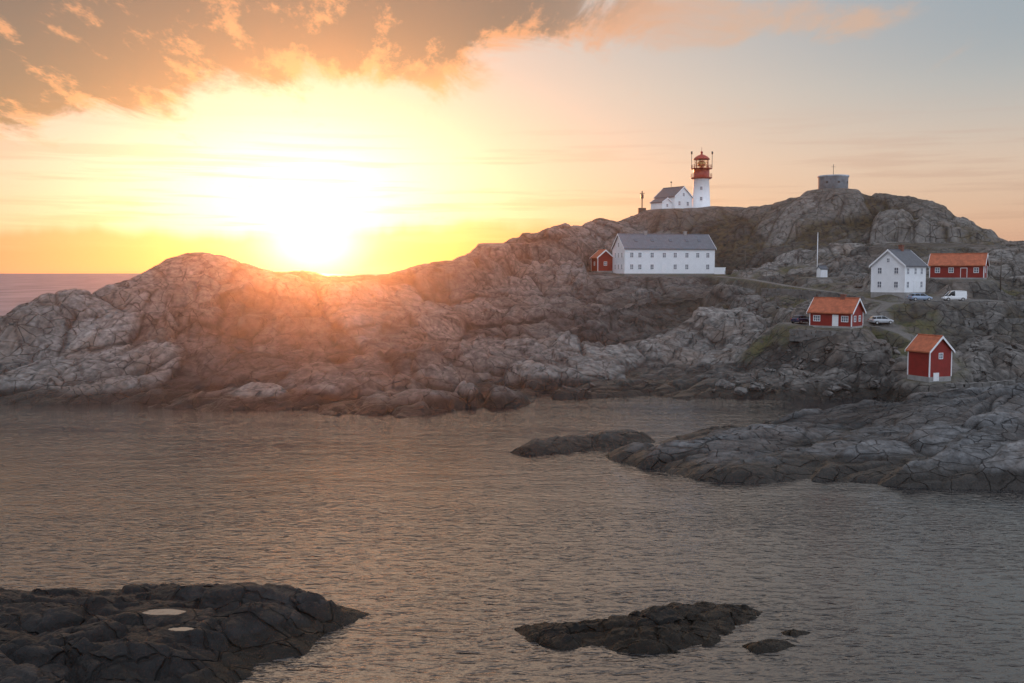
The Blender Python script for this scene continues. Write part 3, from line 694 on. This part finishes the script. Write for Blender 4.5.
for (a0,a1,b0,b1,y0,y1,n) in zones:
    i=0
    while i<n:
        i+=1
        yy=rnd.uniform(y0,y1);x=(rnd.uniform(a0,a1)-512)/F*yy;z=gz_at(x,yy)
        jx=int((x-xs[0])/step);jy=int((yy-ys[0])/step)
        if z<.4 or flat[jy,jx]>.05: continue
        s=rnd.choice([.4,.5,.6,.8,1.1])*rnd.uniform(.8,1.2)
        o=bpy.data.objects.new('boulder',rnd.choice(bmeshes));COL.objects.link(o);o.location=(x,yy,z+s*.15);o.scale=(s,s,s);o.rotation_euler=(rnd.uniform(-.4,.4),rnd.uniform(-.4,.4),rnd.uniform(0,6.28))
        o['label']='grey angular granite boulder resting on the rocky slope';o['category']='boulder';o['group']='boulders scattered on the slope'
# ------------------------------------------------------------ FENCES
def fence(pts,h,label,sp=2.2):
    P3=[W(*p) for p in pts];org=Vector((P3[0][0],P3[0][1],0));posts=[]
    for a,b in zip(P3[:-1],P3[1:]):
        a=Vector(a[:2]);b=Vector(b[:2]);n=max(1,int((b-a).length/sp))
        for i in range(n+1):
            q=a+(b-a)*i/n;posts.append(Vector((q.x-org.x,q.y-org.y,gz_at(q.x,q.y))))
    e=empty('fence',org,0,label,'fence')
    for q in posts:
        bm=bmesh.new();rod(bm,(0,0,-.3),(0,0,h),.05,6);mk('post',bm,[WOOD],e,q)
    for k in(.55,.97):
        bm=bmesh.new()
        for a,b in zip(posts[:-1],posts[1:]):
            if (a-b).length>.1: rod(bm,(a.x,a.y,a.z+h*k),(b.x,b.y,b.z+h*k),.03,5)
        mk('rail',bm,[WOOD],e)
fence([(725,272,256),(760,274,246),(800,279,232)],1.1,'thin dark railing along the path on the slope')
fence([(850,282,214),(925,283,210)],1.0,'thin dark fence above the white house')
fence([(745,290,213),(800,292,207)],1.0,'thin dark fence along grassy terrace')
def pole(px,py,Y,h):
    p=W(px,py,Y);e=empty('utility_pole',(p[0],p[1],gz_at(p[0],p[1])-.3),0,'weathered wooden utility pole with cross arm','utility pole');e['group']='utility poles on the hillside'
    bm=bmesh.new();lathe(bm,[(.14,0),(.1,h)],8);mk('pole',bm,[WOOD],e)
    bm=bmesh.new();box(bm,-.7,.7,-.05,.05,h-.7,h-.58);mk('cross_arm',bm,[WOOD],e)
pole(889,270,222,7);pole(745,270,262,6);pole(1000,300,200,7)
# ------------------------------------------------------------ CAMERA, SUN, WORLD
cam=bpy.data.cameras.new('camera');co=bpy.data.objects.new('camera',cam);COL.objects.link(co)
cam.sensor_width=36;cam.lens=F/1024*36;cam.clip_end=80000;cam.clip_start=.5
co.location=(0,0,CH);co.rotation_euler=(math.pi/2-TH,0,0);sc.camera=co
AZ,EL=-11.2,2.2
s=Vector((math.sin(math.radians(AZ))*math.cos(math.radians(EL)),math.cos(math.radians(AZ))*math.cos(math.radians(EL)),math.sin(math.radians(EL))))
sd=bpy.data.lights.new('sun','SUN');sd.energy=5.0;sd.angle=math.radians(.6);sd.color=(1,.34,.12)
so=bpy.data.objects.new('sun',sd);COL.objects.link(so);so.rotation_euler=s.to_track_quat('Z','Y').to_euler()
w=bpy.data.worlds.new('World');sc.world=w;w.use_nodes=True;nt=w.node_tree;T=NT(nt)
bg=nt.nodes['Background'];outw=nt.nodes['World Output']
G=T.n('ShaderNodeTexCoord').outputs['Generated']
sx=T.n('ShaderNodeSeparateXYZ');nt.links.new(G,sx.inputs[0]);x,y,z=sx.outputs
az=T.m('MULTIPLY',T.m('ARCTAN2',x,y),57.2958);el=T.m('MULTIPLY',T.m('ARCSINE',z),57.2958)
cr=T.n('ShaderNodeValToRGB');T.put(cr.inputs[0],T.m('DIVIDE',el,60,clamp=True))
stops=[(0,(.48,.28,.25)),(2.5,(.56,.36,.30)),(6,(.58,.44,.38)),(10,(.50,.46,.43)),(14.5,(.36,.385,.42)),(20,(.66,.57,.50)),(34,(.45,.43,.44)),(60,(.48,.50,.56))]
E_=cr.color_ramp.elements
E_[0].position=0;E_[0].color=(*stops[0][1],1);E_[1].position=1;E_[1].color=(*stops[-1][1],1)
for p,c in stops[1:-1]:
    q=E_.new(p/60);q.color=(*c,1)
base=cr.outputs[0]
blue=T.m('MULTIPLY',T.ss(4,28,az),T.m('MULTIPLY',T.ss(5,13,el),T.ss(26,16,el)))
base=T.mix(T.m('MULTIPLY',blue,.75),base,(.24,.31,.38))
back=T.ss(35,110,T.m('ABSOLUTE',T.m('ADD',az,10)))
base=T.mix(back,base,(.98,1.08,1.28))
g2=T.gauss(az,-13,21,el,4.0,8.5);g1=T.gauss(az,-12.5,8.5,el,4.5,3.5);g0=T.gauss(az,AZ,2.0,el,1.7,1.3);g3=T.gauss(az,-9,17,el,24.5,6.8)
base=T.mix(T.m('MULTIPLY',g3,.9),base,(2.3,1.6,1.08))  # warm sky glow added above the frame to brighten the water reflections
base=T.mix(T.m('MULTIPLY',g2,.7),base,(.62,.49,.46))
base=T.mix(T.m('MULTIPLY',g1,.95),base,(1.35,1.12,1.0))
zz=T.m('ADD',T.m('MAXIMUM',z,0),.10)
cv=T.n('ShaderNodeCombineXYZ');T.put(cv.inputs[0],T.m('DIVIDE',x,zz));T.put(cv.inputs[1],T.m('DIVIDE',y,zz))
CV=T.mapping(cv.outputs[0],(1.35,.6,1),(0,0,-.55))
n1=T.noise(CV,2.2,8,.66,.6);n2=T.noise(T.mapping(CV,(1,.7,1),(0,0,.2),(4,2,0)),4.2,5,.70)
line=T.m('ADD',6.2,T.m('MULTIPLY',T.m('ADD',az,27),.20))
dl=T.m('SUBTRACT',el,line)
left=T.m('MULTIPLY',T.ss(-1.5,4.0,dl),T.ss(14,-3,az))
left=T.m('MULTIPLY',left,T.ss(19,16,el))
p1=T.gauss(az,8,9.5,el,13.2,2.3);p2=T.gauss(az,-4,4.4,el,11.0,1.5);p3=T.gauss(az,20,6,el,13.4,1.3)
cov=T.m('ADD',T.m('MULTIPLY',left,.52),T.m('MULTIPLY',T.m('ADD',T.m('ADD',p1,p2),p3),.22))
cov=T.m('MINIMUM',cov,.5)
den=T.m('ADD',T.m('SUBTRACT',n1,.61),cov)
al=T.ss(0,.26,den)
dk=T.m('MULTIPLY',T.ss(.02,.30,T.m('ADD',den,T.m('MULTIPLY',T.m('SUBTRACT',n2,.52),1.9))),T.ss(.05,.5,left))
ccol=T.mix(dk,(.66,.25,.10),(.045,.036,.045))
ccol=T.mix(T.ss(-1,14,az),ccol,(.56,.36,.27))
sky=T.mix(T.m('MULTIPLY',al,.95),base,ccol)
nb=T.noise(T.mapping(G,(1,1,0)),8,4,.6)
top=T.m('ADD',T.m('MULTIPLY',T.m('SUBTRACT',nb,.5),3.0),T.m('ADD',2.1,T.m('MULTIPLY',T.gauss(az,-3,5,el,2,30),.9)))
bank=T.m('MULTIPLY',T.ss(.45,-.45,T.m('SUBTRACT',el,top)),T.ss(32,-6,az))
bcol=T.mix(g0,T.mix(T.ss(-24,-10,az),(.22,.14,.17),(.24,.11,.14)),(.9,.7,.5))
bcol=T.mix(T.ss(1.2,0,el),bcol,(.42,.22,.20))
sky=T.mix(T.m('MULTIPLY',bank,.85),sky,bcol)
ns=T.noise(T.mapping(G,(3,3,60)),1.6,3,.6)
stf=T.m('MULTIPLY',T.ss(.50,.66,ns),T.m('MULTIPLY',T.ss(0.5,2,el),T.ss(10,5,el)))
sky=T.mix(T.m('MULTIPLY',stf,.5),sky,(.44,.28,.26))
sky=T.mix(g0,sky,(1.6,1.35,1.0))
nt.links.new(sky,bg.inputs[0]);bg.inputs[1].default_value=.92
ns_=T.n('ShaderNodeTexSky',sky_type='NISHITA',sun_disc=False,sun_elevation=math.radians(EL),sun_rotation=math.radians(AZ%360))
b2=T.n('ShaderNodeBackground');nt.links.new(ns_.outputs[0],b2.inputs[0]);b2.inputs[1].default_value=.05
ad=T.n('ShaderNodeAddShader');nt.links.new(bg.outputs[0],ad.inputs[0]);nt.links.new(b2.outputs[0],ad.inputs[1]);nt.links.new(ad.outputs[0],outw.inputs[0])
